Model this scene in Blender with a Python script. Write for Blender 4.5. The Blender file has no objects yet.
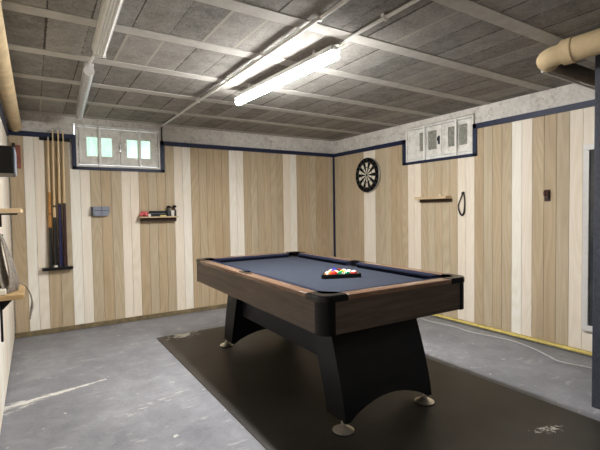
import bpy, bmesh, math, random
from mathutils import Vector, Matrix
random.seed(7)
PI = math.pi
scn = bpy.context.scene
COL = scn.collection

# ------------------------------------------------------------------ helpers
def link(name, bm, mats, parent=None, smooth=False, loc=None):
    me = bpy.data.meshes.new(name)
    bm.normal_update()
    bm.to_mesh(me); bm.free()
    if not isinstance(mats, (list, tuple)): mats = [mats]
    for m in mats: me.materials.append(m)
    if smooth:
        for p in me.polygons: p.use_smooth = True
        try: me.set_sharp_from_angle(angle=math.radians(40))
        except Exception: pass
    o = bpy.data.objects.new(name, me)
    COL.objects.link(o)
    if parent: o.parent = parent
    if loc: o.location = loc
    return o

def tag(o, label=None, cat=None, group=None, kind=None):
    if label: o['label'] = label
    if cat: o['category'] = cat
    if group: o['group'] = group
    if kind: o['kind'] = kind
    return o

def thing(name, label, cat, loc=(0, 0, 0), rotz=0, group=None, kind=None):
    o = bpy.data.objects.new(name, None); COL.objects.link(o)
    o.empty_display_size = .05
    o.location = loc; o.rotation_euler = (0, 0, rotz)
    return tag(o, label, cat, group, kind)

def box(bm, a, b, mat=0, bev=0.0, seg=2):
    a = Vector(a); b = Vector(b)
    lo = Vector([min(a[i], b[i]) for i in range(3)]); hi = Vector([max(a[i], b[i]) for i in range(3)])
    r = bmesh.ops.create_cube(bm, size=1.0)
    vs = r['verts']
    for v in vs:
        v.co = Vector([(lo[i] + hi[i]) / 2 + v.co[i] * (hi[i] - lo[i]) for i in range(3)])
    fs = set(f for v in vs for f in v.link_faces)
    for f in fs: f.material_index = mat
    if bev > 0:
        es = set(e for v in vs for e in v.link_edges)
        r2 = bmesh.ops.bevel(bm, geom=list(es), offset=bev, segments=seg, profile=.5, affect='EDGES')
        for f in r2['faces']: f.material_index = mat
    return vs

def prism(bm, pts, z0, z1, mat=0, axis='z', xf=None):
    """polygon pts (u,v) extruded from z0 to z1. axis z: (u,v,z); y: (u,z=v) ; x: (u->y, v->z)"""
    def mk(u, v, w):
        if axis == 'z': p = Vector((u, v, w))
        elif axis == 'y': p = Vector((u, w, v))
        else: p = Vector((w, u, v))
        return xf(p) if xf else p
    a = [bm.verts.new(mk(u, v, z0)) for u, v in pts]
    b = [bm.verts.new(mk(u, v, z1)) for u, v in pts]
    n = len(pts); fs = []
    fs.append(bm.faces.new(a[::-1])); fs.append(bm.faces.new(b))
    for i in range(n):
        fs.append(bm.faces.new([a[i], a[(i + 1) % n], b[(i + 1) % n], b[i]]))
    for f in fs: f.material_index = mat
    bmesh.ops.recalc_face_normals(bm, faces=fs)
    return fs

def lathe(bm, prof, n=24, mat=0, xf=None, caps=True):
    """profile (r,z) revolved about z"""
    rings = []
    for r, z in prof:
        ring = []
        for i in range(n):
            a = 2 * PI * i / n
            p = Vector((r * math.cos(a), r * math.sin(a), z))
            ring.append(bm.verts.new(xf @ p if xf else p))
        rings.append(ring)
    fs = []
    for k in range(len(rings) - 1):
        for i in range(n):
            fs.append(bm.faces.new([rings[k][i], rings[k][(i + 1) % n], rings[k + 1][(i + 1) % n], rings[k + 1][i]]))
    if caps:
        fs.append(bm.faces.new(rings[0][::-1])); fs.append(bm.faces.new(rings[-1]))
    for f in fs: f.material_index = mat
    bmesh.ops.recalc_face_normals(bm, faces=fs)
    return fs

def tube(bm, pts, r, n=10, mat=0, closed=False):
    pts = [Vector(p) for p in pts]
    N = len(pts); rings = []
    rr = r if isinstance(r, (list, tuple)) else [r] * N
    up = None
    for i, p in enumerate(pts):
        if closed: t = pts[(i + 1) % N] - pts[i - 1]
        else: t = pts[min(i + 1, N - 1)] - pts[max(i - 1, 0)]
        t.normalize()
        if up is None:
            up = Vector((0, 0, 1)) if abs(t.z) < .9 else Vector((1, 0, 0))
        u = (up - t * up.dot(t))
        if u.length < 1e-6: u = t.orthogonal()
        u.normalize(); up = u
        w = t.cross(u)
        rings.append([bm.verts.new(p + (u * math.cos(2 * PI * k / n) + w * math.sin(2 * PI * k / n)) * rr[i]) for k in range(n)])
    fs = []
    M = N if closed else N - 1
    for i in range(M):
        A, B = rings[i], rings[(i + 1) % N]
        for k in range(n):
            fs.append(bm.faces.new([A[k], A[(k + 1) % n], B[(k + 1) % n], B[k]]))
    if not closed:
        fs.append(bm.faces.new(rings[0][::-1])); fs.append(bm.faces.new(rings[-1]))
    for f in fs: f.material_index = mat
    bmesh.ops.recalc_face_normals(bm, faces=fs)
    return fs

def smooth_path(pts, k=6, closed=False):
    pts = [Vector(p) for p in pts]; out = []; N = len(pts)
    for i in range(N if closed else N - 1):
        if closed: p0, p1, p2, p3 = pts[i - 1], pts[i], pts[(i + 1) % N], pts[(i + 2) % N]
        else: p0, p1, p2, p3 = pts[max(i - 1, 0)], pts[i], pts[i + 1], pts[min(i + 2, N - 1)]
        for j in range(k):
            t = j / k
            out.append(.5 * ((2 * p1) + (p2 - p0) * t + (2 * p0 - 5 * p1 + 4 * p2 - p3) * t * t + (3 * p1 - p0 - 3 * p2 + p3) * t ** 3))
    if not closed: out.append(pts[-1])
    return out

# ------------------------------------------------------------------ materials
class NT:
    def __init__(s, name):
        s.m = bpy.data.materials.new(name); s.m.use_nodes = True
        s.t = s.m.node_tree; s.n = s.t.nodes; s.l = s.t.links
        s.b = s.n['Principled BSDF']
    def add(s, typ, **kw):
        nd = s.n.new(typ)
        for k, v in kw.items():
            if hasattr(nd, k): setattr(nd, k, v)
        return nd
    def put(s, sock, v):
        if hasattr(v, 'is_output') or hasattr(v, 'links'): s.l.new(v, sock)
        else: sock.default_value = v
    def math(s, op, a, b=0.0, c=None, clamp=False):
        nd = s.n.new('ShaderNodeMath'); nd.operation = op; nd.use_clamp = clamp
        s.put(nd.inputs[0], a); s.put(nd.inputs[1], b)
        if c is not None: s.put(nd.inputs[2], c)
        return nd.outputs[0]
    def coord(s):
        return s.n.new('ShaderNodeTexCoord').outputs['Object']
    def mapping(s, vec, loc=(0, 0, 0), rot=(0, 0, 0), scale=(1, 1, 1)):
        nd = s.n.new('ShaderNodeMapping'); s.l.new(vec, nd.inputs['Vector'])
        nd.inputs['Location'].default_value = loc; nd.inputs['Rotation'].default_value = rot; nd.inputs['Scale'].default_value = scale
        return nd.outputs[0]
    def noise(s, vec, scale=5, detail=3, rough=.5, dist=0.0):
        nd = s.n.new('ShaderNodeTexNoise'); s.l.new(vec, nd.inputs['Vector'])
        nd.inputs['Scale'].default_value = scale; nd.inputs['Detail'].default_value = detail
        nd.inputs['Roughness'].default_value = rough; nd.inputs['Distortion'].default_value = dist
        return nd.outputs['Fac']
    def ramp(s, fac, stops):
        nd = s.n.new('ShaderNodeValToRGB'); s.put(nd.inputs[0], fac)
        els = nd.color_ramp.elements
        while len(els) > 1: els.remove(els[-1])
        els[0].position, els[0].color = stops[0][0], col(stops[0][1])
        for p, c in stops[1:]:
            e = els.new(p); e.color = col(c)
        return nd.outputs['Color']
    def mix(s, fac, a, b, mode='MIX'):
        nd = s.n.new('ShaderNodeMix'); nd.data_type = 'RGBA'; nd.blend_type = mode
        s.put(nd.inputs['Factor'], fac)
        for key, v in (('A', a), ('B', b)):
            sk = [i for i in nd.inputs if i.name == key and i.type == 'RGBA'][0]
            if isinstance(v, (tuple, list)): sk.default_value = col(v)
            else: s.l.new(v, sk)
        return [o for o in nd.outputs if o.type == 'RGBA'][0]
    def bump(s, h, strength=.3, dist=.01):
        nd = s.n.new('ShaderNodeBump'); s.l.new(h, nd.inputs['Height'])
        nd.inputs['Strength'].default_value = strength; nd.inputs['Distance'].default_value = dist
        s.l.new(nd.outputs[0], s.b.inputs['Normal'])
    def base(s, c):
        if isinstance(c, (tuple, list)): s.b.inputs['Base Color'].default_value = col(c)
        else: s.l.new(c, s.b.inputs['Base Color'])
    def sep(s, vec):
        nd = s.n.new('ShaderNodeSeparateXYZ'); s.l.new(vec, nd.inputs[0]); return nd.outputs
def col(c):
    return tuple(c) if len(c) == 4 else (c[0], c[1], c[2], 1.0)
def srgb(r, g, b):
    f = lambda v: (v / 255 / 12.92) if v / 255 <= .04045 else ((v / 255 + .055) / 1.055) ** 2.4
    return (f(r), f(g), f(b))

def plain(name, c, rough=.5, metal=0.0, spec=.5, var=.12, scale=30, bump=0.0, coat=0.0):
    """procedural painted / plastic / metal surface with slight mottling"""
    t = NT(name); v = t.coord()
    f = t.noise(v, scale, 4, .6)
    lo = tuple(x * (1 - var) for x in c); hi = tuple(min(1, x * (1 + var)) for x in c)
    t.base(t.ramp(f, [(.3, lo), (.7, hi)]))
    t.b.inputs['Roughness'].default_value = rough; t.b.inputs['Metallic'].default_value = metal
    t.b.inputs['Specular IOR Level'].default_value = spec
    if coat: t.b.inputs['Coat Weight'].default_value = coat; t.b.inputs['Coat Roughness'].default_value = .15
    if bump: t.bump(t.noise(v, scale * 3, 4, .7), bump, .004)
    return t.m

def board_mat(name, dark, light, grain=.5, knot=0.0):
    t = NT(name); v = t.coord()
    at = t.add('ShaderNodeAttribute'); at.attribute_name = 'board'; bid = at.outputs['Fac']
    off = t.add('ShaderNodeCombineXYZ'); t.l.new(t.math('MULTIPLY', bid, 37.0), off.inputs[0]); t.l.new(t.math('MULTIPLY', bid, 91.0), off.inputs[2])
    t.l.new(t.math('MULTIPLY', bid, 53.0), off.inputs[1])
    add = t.add('ShaderNodeVectorMath'); add.operation = 'ADD'; t.l.new(v, add.inputs[0]); t.l.new(off.outputs[0], add.inputs[1])
    st = t.mapping(add.outputs[0], scale=(1, 1, .10))
    big = t.noise(st, 5.5, 1, .4, .2)
    rings = t.math('PINGPONG', t.math('MULTIPLY', big, 16.0), .5)       # cathedral contours
    rings = t.math('MULTIPLY', rings, 2.0)
    fine = t.noise(t.mapping(add.outputs[0], scale=(1, 1, .03)), 130, 3, .6)
    mott = t.noise(t.mapping(add.outputs[0], scale=(1, 1, .3)), 4, 3, .5)
    g = t.math('ADD', t.math('MULTIPLY', rings, .45 * grain), t.math('MULTIPLY', fine, .7 * grain))
    g = t.math('ADD', g, t.math('MULTIPLY', mott, .5))
    c = t.ramp(g, [(.2, dark), (.72, light)])
    rnd = t.add('ShaderNodeTexWhiteNoise'); rnd.noise_dimensions = '1D'; t.l.new(t.math('MULTIPLY', bid, 1000.0), rnd.inputs['W'])
    mul = t.math('ADD', .945, t.math('MULTIPLY', rnd.outputs['Value'], .085))
    cc = t.add('ShaderNodeCombineColor'); 
    t.l.new(mul, cc.inputs[0]); t.l.new(t.math('MULTIPLY', mul, mul), cc.inputs[1]); t.l.new(t.math('MULTIPLY', mul, t.math('MULTIPLY', mul, mul)), cc.inputs[2])
    c2 = t.mix(1.0, c, cc.outputs[0], 'MULTIPLY')
    t.base(c2)
    t.b.inputs['Roughness'].default_value = .55; t.b.inputs['Specular IOR Level'].default_value = .25
    t.bump(g, .08, .003)
    return t.m

M = {}
M['tan'] = board_mat('tan_oak_board', srgb(176, 157, 128), srgb(208, 192, 165), .42)
M['white'] = board_mat('whitewashed_board', srgb(236, 226, 208), srgb(252, 247, 237), .45)
M['navy'] = plain('navy_paint', srgb(18, 31, 64), .5, var=.2, scale=14)
M['black'] = plain('black_plastic', (.008, .008, .0095), .4, spec=.3, var=.2)
M['board_black'] = plain('dartboard_black', (.005, .005, .005), .9, spec=.1)
M['black_soft'] = plain('black_matt', (.018, .018, .02), .7, var=.25, scale=18)
M['leg_black'] = plain('black_laminate', (.0060, .0068, .0095), .4, spec=.3, var=.12, scale=8)
M['casting'] = plain('glossy_black_casting', (.005, .005, .006), .25, spec=.35, var=.15)
M['post'] = plain('satin_black_post', (.0045, .0045, .0055), .35, spec=.2, var=.15)
M['chrome'] = plain('brushed_steel', (.85, .80, .72), .36, metal=1.0, var=.08)
M['steel'] = plain('dull_steel', (.45, .45, .45), .38, metal=1.0, var=.1)
M['pvc'] = plain('white_plastic', (.72, .71, .69), .4, var=.05)
M['enamel'] = plain('grey_white_enamel', (.52, .51, .50), .45, var=.12, scale=9)
M['frost'] = plain('cloudy_diffuser', (.50, .51, .52), .25, var=.15, scale=22)
M['fibre'] = plain('cream_pipe_wrap', srgb(206, 184, 146), .8, var=.16, scale=9, bump=.25)
M['darkpipe'] = plain('shaded_pipe', srgb(96, 84, 72), .75, var=.25, scale=8)  # shade on the side run is put into this darker colour
M['wood_pale'] = plain('pale_pine', srgb(208, 184, 148), .55, var=.12, scale=12)
M['wood_mid'] = plain('weathered_pine', srgb(176, 148, 106), .6, var=.16, scale=12)
M['wood_dark'] = plain('dark_stained_wood', srgb(62, 44, 30), .5, var=.25, scale=16)
M['redwood'] = plain('reddish_wood', srgb(150, 90, 75), .55, var=.2, scale=14)
M['cue_wood'] = plain('maple_shaft', srgb(226, 200, 156), .35, var=.08, scale=10, coat=.3)
M['cue_honey'] = plain('honey_maple', srgb(190, 134, 68), .35, var=.15, scale=10, coat=.3)
M['cue_navy'] = plain('navy_lacquer', srgb(30, 32, 78), .3, var=.15, coat=.4)
M['cue_maroon'] = plain('maroon_lacquer', srgb(52, 22, 24), .3, var=.15, coat=.4)
M['cue_black'] = plain('black_lacquer', (.013, .013, .014), .3, coat=.4)
M['ivory'] = plain('ivory_white', srgb(225, 222, 212), .35, var=.04)
M['greyblue'] = plain('grey_blue_plastic', srgb(134, 142, 158), .45, var=.14, scale=30)
M['greydark'] = plain('slate_plastic', srgb(60, 62, 68), .5, var=.14)
M['pink'] = plain('pink_red_cloth', srgb(205, 100, 104), .7, var=.2, scale=40)
M['yellow'] = plain('yellow_strip', srgb(222, 202, 118), .6, var=.15, scale=16)
M['olive'] = plain('olive_brown_strip', srgb(122, 108, 80), .7, var=.35, scale=12)
M['cable'] = plain('grey_cable', (.5, .5, .49), .5, var=.1)
M['cord'] = plain('grey_brown_cord', srgb(138, 130, 120), .7, var=.3, scale=50)
M['leather'] = plain('dark_leather', srgb(38, 32, 28), .6, var=.25)
M['opener'] = plain('dark_bronze', srgb(66, 40, 34), .4, var=.35, scale=40)
M['mirror'] = plain('dark_glass', (.05, .055, .06), .08, var=.05)
M['felt'] = plain('slate_blue_felt', srgb(50, 54, 64), .95, spec=.1, var=.10, scale=60, bump=.15)
M['felt_cushion'] = plain('shaded_cushion_cloth', srgb(32, 36, 52), .95, spec=.1, var=.12, scale=60)  # same cloth as the bed, its shade put into a darker colour
M['brass'] = plain('aged_brass', (.5, .36, .16), .35, metal=1.0)
M['rubber'] = plain('rubber', (.02, .02, .02), .7)
M['cream'] = plain('cream_sisal', srgb(226, 220, 204), .85, var=.12, scale=80)
M['dred'] = plain('dart_red', srgb(84, 26, 26), .8)
M['dgreen'] = plain('dart_green', srgb(22, 52, 36), .8)

def walnut(name, lo, hi, rough, axis):
    t = NT(name); v = t.coord()
    sc = [1, 1, 1]; sc[axis] = .08
    st = t.mapping(v, scale=tuple(sc))
    a = t.noise(st, 26, 4, .65, .3); b = t.noise(t.mapping(v, scale=tuple(.05 if i == axis else 1 for i in range(3))), 160, 2, .6)
    f = t.math('ADD', t.math('MULTIPLY', a, .7), t.math('MULTIPLY', b, .3))
    t.base(t.ramp(f, [(.32, lo), (.66, hi)]))
    t.b.inputs['Roughness'].default_value = rough; t.b.inputs['Specular IOR Level'].default_value = .4
    return t.m
M['walnut_y'] = walnut('walnut_veneer_lengthways', srgb(56, 46, 40), srgb(94, 80, 70), .4, 1)
M['walnut_x'] = walnut('walnut_veneer_crossways', srgb(56, 46, 40), srgb(94, 80, 70), .4, 0)
M['rail_y'] = walnut('rail_walnut_lengthways', srgb(92, 70, 57), srgb(132, 104, 86), .2, 1)
M['rail_x'] = walnut('rail_walnut_crossways', srgb(92, 70, 57), srgb(132, 104, 86), .2, 0)

# whitewashed rough concrete
def concrete_white():
    t = NT('whitewashed_concrete'); v = t.coord()
    a = t.noise(v, 6, 6, .7); b = t.noise(v, 34, 5, .75); c3 = t.noise(t.mapping(v, scale=(1, 1, 2.2)), 11, 4, .7, .6)
    f = t.math('ADD', t.math('MULTIPLY', a, .4), t.math('MULTIPLY', b, .6))
    c = t.ramp(f, [(.36, srgb(178, 173, 165)), (.48, srgb(218, 214, 208)), (.64, srgb(236, 234, 229))])
    chips = t.ramp(c3, [(.64, (0, 0, 0)), (.72, (1, 1, 1))])
    t.base(t.mix(t.math('MULTIPLY', chips, .55), c, srgb(112, 102, 92)))
    t.b.inputs['Roughness'].default_value = .9; t.b.inputs['Specular IOR Level'].default_value = .15
    t.bump(f, .5, .02)
    return t.m
M['whitecon'] = concrete_white()
M['dullcon'] = plain('bare_concrete', srgb(84, 80, 76), .9, var=.2, scale=5, bump=.3)

BEAM_Y = [-.03, -.66, -1.27, -1.855, -2.445, -2.99, -3.565]
def ceil_mat():
    t = NT('wood_wool_ceiling_blocks'); v = t.coord(); x, y, z = t.sep(v)
    row = t.math('FLOOR', t.math('DIVIDE', t.math('ADD', y, .03), .588))
    u = t.math('DIVIDE', t.math('ADD', x, t.math('ADD', 4.0, .015)), .1955)
    cell = t.math('FLOOR', u); fr = t.math('FRACT', u)
    d = t.math('MULTIPLY', t.math('MINIMUM', fr, t.math('SUBTRACT', 1.0, fr)), .1955)     # distance to joint
    wn = t.add('ShaderNodeTexWhiteNoise'); wn.noise_dimensions = '2D'
    cv = t.add('ShaderNodeCombineXYZ'); t.l.new(cell, cv.inputs[0]); t.l.new(row, cv.inputs[1]); t.l.new(cv.outputs[0], wn.inputs['Vector'])
    wn2 = t.add('ShaderNodeTexWhiteNoise'); wn2.noise_dimensions = '2D'
    cv2 = t.add('ShaderNodeCombineXYZ'); t.l.new(t.math('FLOOR', t.math('ADD', u, .5)), cv2.inputs[0]); t.l.new(row, cv2.inputs[1]); t.l.new(cv2.outputs[0], wn2.inputs['Vector'])
    g1 = t.noise(v, 95, 4, .8); g2 = t.noise(v, 9, 4, .6); g3 = t.noise(v, 38, 3, .75)
    g = t.math('ADD', t.math('MULTIPLY', g1, .5), t.math('ADD', t.math('MULTIPLY', g2, .25), t.math('MULTIPLY', g3, .25)))
    g = t.math('ADD', g, t.math('MULTIPLY', t.math('SUBTRACT', wn.outputs['Value'], .5), .12))
    c = t.ramp(g, [(.33, srgb(102, 100, 96)), (.5, srgb(147, 144, 139)), (.68, srgb(180, 177, 171))])
    wob = t.math('MULTIPLY', t.math('SUBTRACT', g3, .5), .012)
    j = t.math('LESS_THAN', t.math('ADD', d, wob), t.math('ADD', .0012, t.math('MULTIPLY', wn2.outputs['Value'], .006)))
    jc = t.mix(t.math('GREATER_THAN', wn2.outputs['Value'], .84), srgb(66, 62, 56), srgb(184, 177, 165))
    t.base(t.mix(t.math('MULTIPLY', j, .85), c, jc))
    t.b.inputs['Roughness'].default_value = .95; t.b.inputs['Specular IOR Level'].default_value = .1
    t.bump(t.math('ADD', g, t.math('MULTIPLY', j, -.5)), .55, .012)
    return t.m
M['ceiling'] = ceil_mat()
M['beam'] = plain('cast_beam', srgb(186, 183, 177), .9, var=.12, scale=14, bump=.2)

def floor_mat_shader():
    t = NT('worn_painted_concrete_floor'); v = t.coord(); x, y, z = t.sep(v)
    a = t.noise(v, 1.3, 4, .6); b = t.noise(v, 7, 6, .7, .5); c3 = t.noise(v, 60, 3, .7)
    f = t.math('ADD', t.math('MULTIPLY', a, .45), t.math('ADD', t.math('MULTIPLY', b, .4), t.math('MULTIPLY', c3, .15)))
    c = t.ramp(f, [(.34, srgb(106, 107, 113)), (.5, srgb(132, 133, 139)), (.66, srgb(160, 161, 166))])
    # scuffed white streak and flakes, each with its own place
    def seg(p0, p1, w0, w1):
        dx, dy = p1[0] - p0[0], p1[1] - p0[1]; L = math.hypot(dx, dy); ux, uy = dx / L, dy / L
        px = t.math('SUBTRACT', x, p0[0]); py = t.math('SUBTRACT', y, p0[1])
        s = t.math('ADD', t.math('MULTIPLY', px, ux), t.math('MULTIPLY', py, uy))
        n = t.math('SUBTRACT', t.math('MULTIPLY', py, ux), t.math('MULTIPLY', px, uy))
        sn = t.math('DIVIDE', s, L)
        w = t.math('ADD', w0, t.math('MULTIPLY', sn, w1 - w0))
        inside = t.math('MULTIPLY', t.math('GREATER_THAN', sn, 0.0), t.math('LESS_THAN', sn, 1.0))
        k = t.math('SUBTRACT', 1.0, t.math('DIVIDE', t.math('ABSOLUTE', n), w), clamp=True)
        return t.math('MULTIPLY', k, inside)
    st = t.noise(t.mapping(v, scale=(.25, 1, 1)), 45, 4, .75)
    st2 = t.noise(t.mapping(v, rot=(0, 0, -.3), scale=(.5, 1.6, 1)), 28, 5, .8, .3)
    s1 = seg((-3.93, -1.735), (-3.30, -1.59), .075, .014)
    s2 = seg((-3.9, -1.84), (-3.62, -1.66), .05, .02)
    s3 = seg((-3.3, -2.25), (-2.86, -2.10), .10, .08)
    def worn(k, gain, thr, amt):
        e = t.math('MULTIPLY', t.math('SUBTRACT', t.math('ADD', st2, t.math('MULTIPLY', k, gain)), thr), 9.0, clamp=True)
        return t.math('MULTIPLY', e, t.math('MULTIPLY', t.math('GREATER_THAN', k, .01), amt))
    m1 = worn(s1, .30, .62, 1.0)
    m2 = worn(s2, .18, .62, .9)
    m3 = worn(s3, .12, .63, .6)
    spk = t.math('MULTIPLY', t.math('GREATER_THAN', t.noise(v, 16, 2, .5), .725), .6)
    wear = t.math('MULTIPLY', t.math('GREATER_THAN', t.noise(t.mapping(v, rot=(0, 0, .5), scale=(.5, 1.4, 1)), 11, 6, .72, .4), .615), .2)
    fac = t.math('MAXIMUM', t.math('MAXIMUM', t.math('MAXIMUM', m1, m2), m3), t.math('MAXIMUM', spk, wear))
    t.base(t.mix(fac, c, srgb(214, 212, 206)))
    t.b.inputs['Roughness'].default_value = .5; t.b.inputs['Specular IOR Level'].default_value = .4
    t.l.new(t.math('ADD', .38, t.math('MULTIPLY', b, .28)), t.b.inputs['Roughness'])
    t.bump(f, .12, .01)
    return t.m
M['floor'] = floor_mat_shader()

def mat_shader():
    t = NT('black_rubber_matting'); v = t.coord(); x, y, z = t.sep(v)
    a = t.noise(v, 2.2, 4, .6); b = t.noise(v, 40, 4, .7)
    f = t.math('ADD', t.math('MULTIPLY', a, .7), t.math('MULTIPLY', b, .3))
    c = t.ramp(f, [(.35, srgb(44, 41, 38)), (.66, srgb(62, 58, 54))])
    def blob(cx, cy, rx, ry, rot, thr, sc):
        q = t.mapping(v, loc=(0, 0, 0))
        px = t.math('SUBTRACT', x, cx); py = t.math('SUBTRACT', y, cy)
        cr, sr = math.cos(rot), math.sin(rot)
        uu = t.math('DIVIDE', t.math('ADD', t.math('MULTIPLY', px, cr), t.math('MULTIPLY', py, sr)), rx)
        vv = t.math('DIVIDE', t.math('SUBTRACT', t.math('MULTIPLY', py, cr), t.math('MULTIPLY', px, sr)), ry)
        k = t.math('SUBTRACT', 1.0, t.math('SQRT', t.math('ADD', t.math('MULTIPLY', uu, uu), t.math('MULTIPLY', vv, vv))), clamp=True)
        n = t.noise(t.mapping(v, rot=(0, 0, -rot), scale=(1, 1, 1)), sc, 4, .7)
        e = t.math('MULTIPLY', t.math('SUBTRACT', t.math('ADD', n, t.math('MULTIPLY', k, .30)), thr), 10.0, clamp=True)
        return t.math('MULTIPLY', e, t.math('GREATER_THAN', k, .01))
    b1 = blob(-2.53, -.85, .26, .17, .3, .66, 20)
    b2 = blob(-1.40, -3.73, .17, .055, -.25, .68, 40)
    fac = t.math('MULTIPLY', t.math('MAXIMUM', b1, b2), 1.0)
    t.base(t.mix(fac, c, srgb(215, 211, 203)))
    t.b.inputs['Roughness'].default_value = .45; t.b.inputs['Specular IOR Level'].default_value = .5
    t.bump(b, .06, .003)
    return t.m
M['mat'] = mat_shader()

def emis(name, c, s, base=(.9, .9, .9)):
    t = NT(name); t.base(base); t.b.inputs['Emission Color'].default_value = col(c); t.b.inputs['Emission Strength'].default_value = s
    return t.m
M['lamp'] = emis('lit_diffuser_underside', (1.0, .985, .955), 56.0)
M['lamp_fill'] = emis('fill_diffuser_underside', (1.0, .985, .955), 8.0)  # dim glow of the unseen fill light, underside and flank
M['lamp_fill_side'] = emis('fill_diffuser_flank', (1.0, .985, .955), 2.0)
M['lamp_side'] = emis('lit_diffuser_flank', (1.0, .985, .955), 8.5)
def pane_mat(name, lo, hi, emit):
    t = NT(name); v = t.coord()
    n = t.noise(t.mapping(v, scale=(1, 1, .35)), 26, 3, .6)
    c = t.ramp(n, [(.3, lo), (.7, hi)])
    t.base(c); t.b.inputs['Roughness'].default_value = .25
    if emit:
        t.l.new(c, t.b.inputs['Emission Color']); t.b.inputs['Emission Strength'].default_value = emit
    return t.m
M['pane_day'] = pane_mat('daylit_frosted_glass', srgb(172, 222, 200), srgb(212, 243, 228), .085)
def reeded():
    t = NT('grey_reeded_glass'); v = t.coord(); x, y, z = t.sep(v)
    w = t.math('SINE', t.math('MULTIPLY', y, 420.0)); n = t.noise(v, 45, 3, .7)
    f = t.math('ADD', t.math('MULTIPLY', w, .12), n)
    t.base(t.ramp(f, [(.3, srgb(108, 108, 100)), (.7, srgb(172, 172, 162))])); t.b.inputs['Roughness'].default_value = .3
    t.bump(f, .3, .004); return t.m
M['pane_grey'] = reeded()
def paint_white():
    t = NT('flaking_white_paint'); v = t.coord()
    a = t.noise(v, 12, 5, .7); b = t.noise(t.mapping(v, scale=(1.5, 1.5, .5)), 30, 4, .7)
    c = t.ramp(a, [(.35, srgb(216, 213, 206)), (.6, srgb(242, 240, 235))])
    t.base(t.mix(t.math('MULTIPLY', t.math('GREATER_THAN', b, .66), .5), c, srgb(128, 116, 102)))
    t.b.inputs['Roughness'].default_value = .6; t.bump(a, .15, .004); return t.m
M['winpaint'] = paint_white()
M['bar_white'] = plain('white_gloss_bar', srgb(244, 243, 240), .4, var=.04)
def pillar_mat():
    t = NT('dark_blue_grey_roughcast'); v = t.coord()
    n = t.noise(v, 40, 5, .75); n2 = t.noise(v, 130, 3, .7)
    c = t.ramp(n, [(.3, srgb(38, 42, 54)), (.7, srgb(66, 70, 84))])
    t.base(t.mix(t.math('MULTIPLY', t.math('GREATER_THAN', n2, .70), .5), c, srgb(130, 132, 138)))
    t.b.inputs['Roughness'].default_value = .6; t.bump(n, .5, .012); return t.m
M['pillar'] = pillar_mat()

# ------------------------------------------------------------------ the setting
XL, XR, YB, YF, H = -3.9, 0.0, 0.0, -8.0, 2.2
def struct(name, bm, m, parent=None):
    o = link(name, bm, m, parent)
    if parent is None: o['kind'] = 'structure'
    return o

bm = bmesh.new(); box(bm, (XL - .2, YF - .2, -.1), (XR + .2, YB + .2, 0)); struct('floor', bm, M['floor'])
bm = bmesh.new(); box(bm, (XL - .2, YF - .2, H), (XR + .2, YB + .2, H + .15)); ceiling = struct('ceiling', bm, M['ceiling'])
ys = BEAM_Y + [-3.565 - .59 * k for k in range(1, 8)]
for y in ys:
    bm = bmesh.new(); box(bm, (XL, y - .047, H - .004), (XR, min(y + .047, -.0), H + .02)); link('beam', bm, M['beam'], ceiling)

W1 = (-3.335, -2.465, 1.68, 2.14)          # window opening in the back wall (x0,x1,z0,z1)
W2 = (-2.30, -1.385, 1.74, 2.14)           # window opening in the right wall (y0,y1,z0,z1)
t0 = .014
bm = bmesh.new()
for a, b in (((XL - .2, 0), (W1[0], H)), ((W1[1], 0), (XR + .2, H)), ((W1[0], 0), (W1[1], W1[2])), ((W1[0], W1[3]), (W1[1], H))):
    box(bm, (a[0], t0, a[1]), (b[0], .2, b[1]))
wall_back = struct('wall_back', bm, M['whitecon'])
bm = bmesh.new()
for a, b in (((YF, 0), (W2[0], H)), ((W2[1], 0), (t0, H)), ((W2[0], 0), (W2[1], W2[2])), ((W2[0], W2[3]), (W2[1], H))):
    box(bm, (t0, a[0], a[1]), (.2, b[0], b[1]))
wall_right = struct('wall_right', bm, M['whitecon'])
bm = bmesh.new(); box(bm, (XL - .2, YF, 0), (XL - t0, t0, H)); wall_left = struct('wall_left', bm, M['whitecon'])
bm = bmesh.new(); box(bm, (XL - .2, YF - .2, 0), (XR + .2, YF, H)); struct('wall_front', bm, M['dullcon'])

# tongue and groove panelling: one board after another, coloured in groups
def panelling(name, groups, place, top_at, parent, zb=.045):
    """groups: (u0,u1,'t'/'w'); place(u,d,z)->xyz with d = depth in front of wall ; top_at(u)->z"""
    bm = bmesh.new(); lay = bm.faces.layers.float.new('board')
    for u0, u1, k in groups:
        n = max(1, round(abs(u1 - u0) / .1)); w = (u1 - u0) / n
        for i in range(n):
            a, b = u0 + i * w, u0 + (i + 1) * w
            zt = min(top_at(a + w * .2), top_at(b - w * .2))
            before = set(bm.faces)
            g = math.copysign(.0012, w)
            box(bm, place(a + g, 0.0, zb), place(b - g, -t0, zt), 0 if k == 't' else 1, bev=.0015, seg=1)
            r = random.random()
            for f in bm.faces:
                if f not in before: f[lay] = r; f.material_index = 0 if k == 't' else 1
    return link(name, bm, [M['tan'], M['white']], parent)
def alt(bounds, first):
    out = []; k = first
    for a, b in zip(bounds[:-1], bounds[1:]):
        out.append((a, b, k)); k = 'w' if k == 't' else 't'
    return out
gb = alt([-3.89, -3.775, -3.60, -3.385, -3.199, -2.895, -2.712, -2.323, -2.122, -1.638, -1.44, -.857, -.642, 0.0], 't')
panelling('wood_panelling', gb, lambda u, d, z: (u, -d, z), lambda u: 1.665 if -3.345 < u < -2.45 else 1.985, wall_back)
gr = alt([0.0, -.648, -.87, -1.424, -1.62, -2.104, -2.303, -2.686, -2.874, -3.176, -3.376, -3.9, -4.1, -4.5, -4.7, -5.1, -5.3, -5.7, -5.9, -6.5, -6.7, -7.3, -7.5, -8.0], 't')
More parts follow.
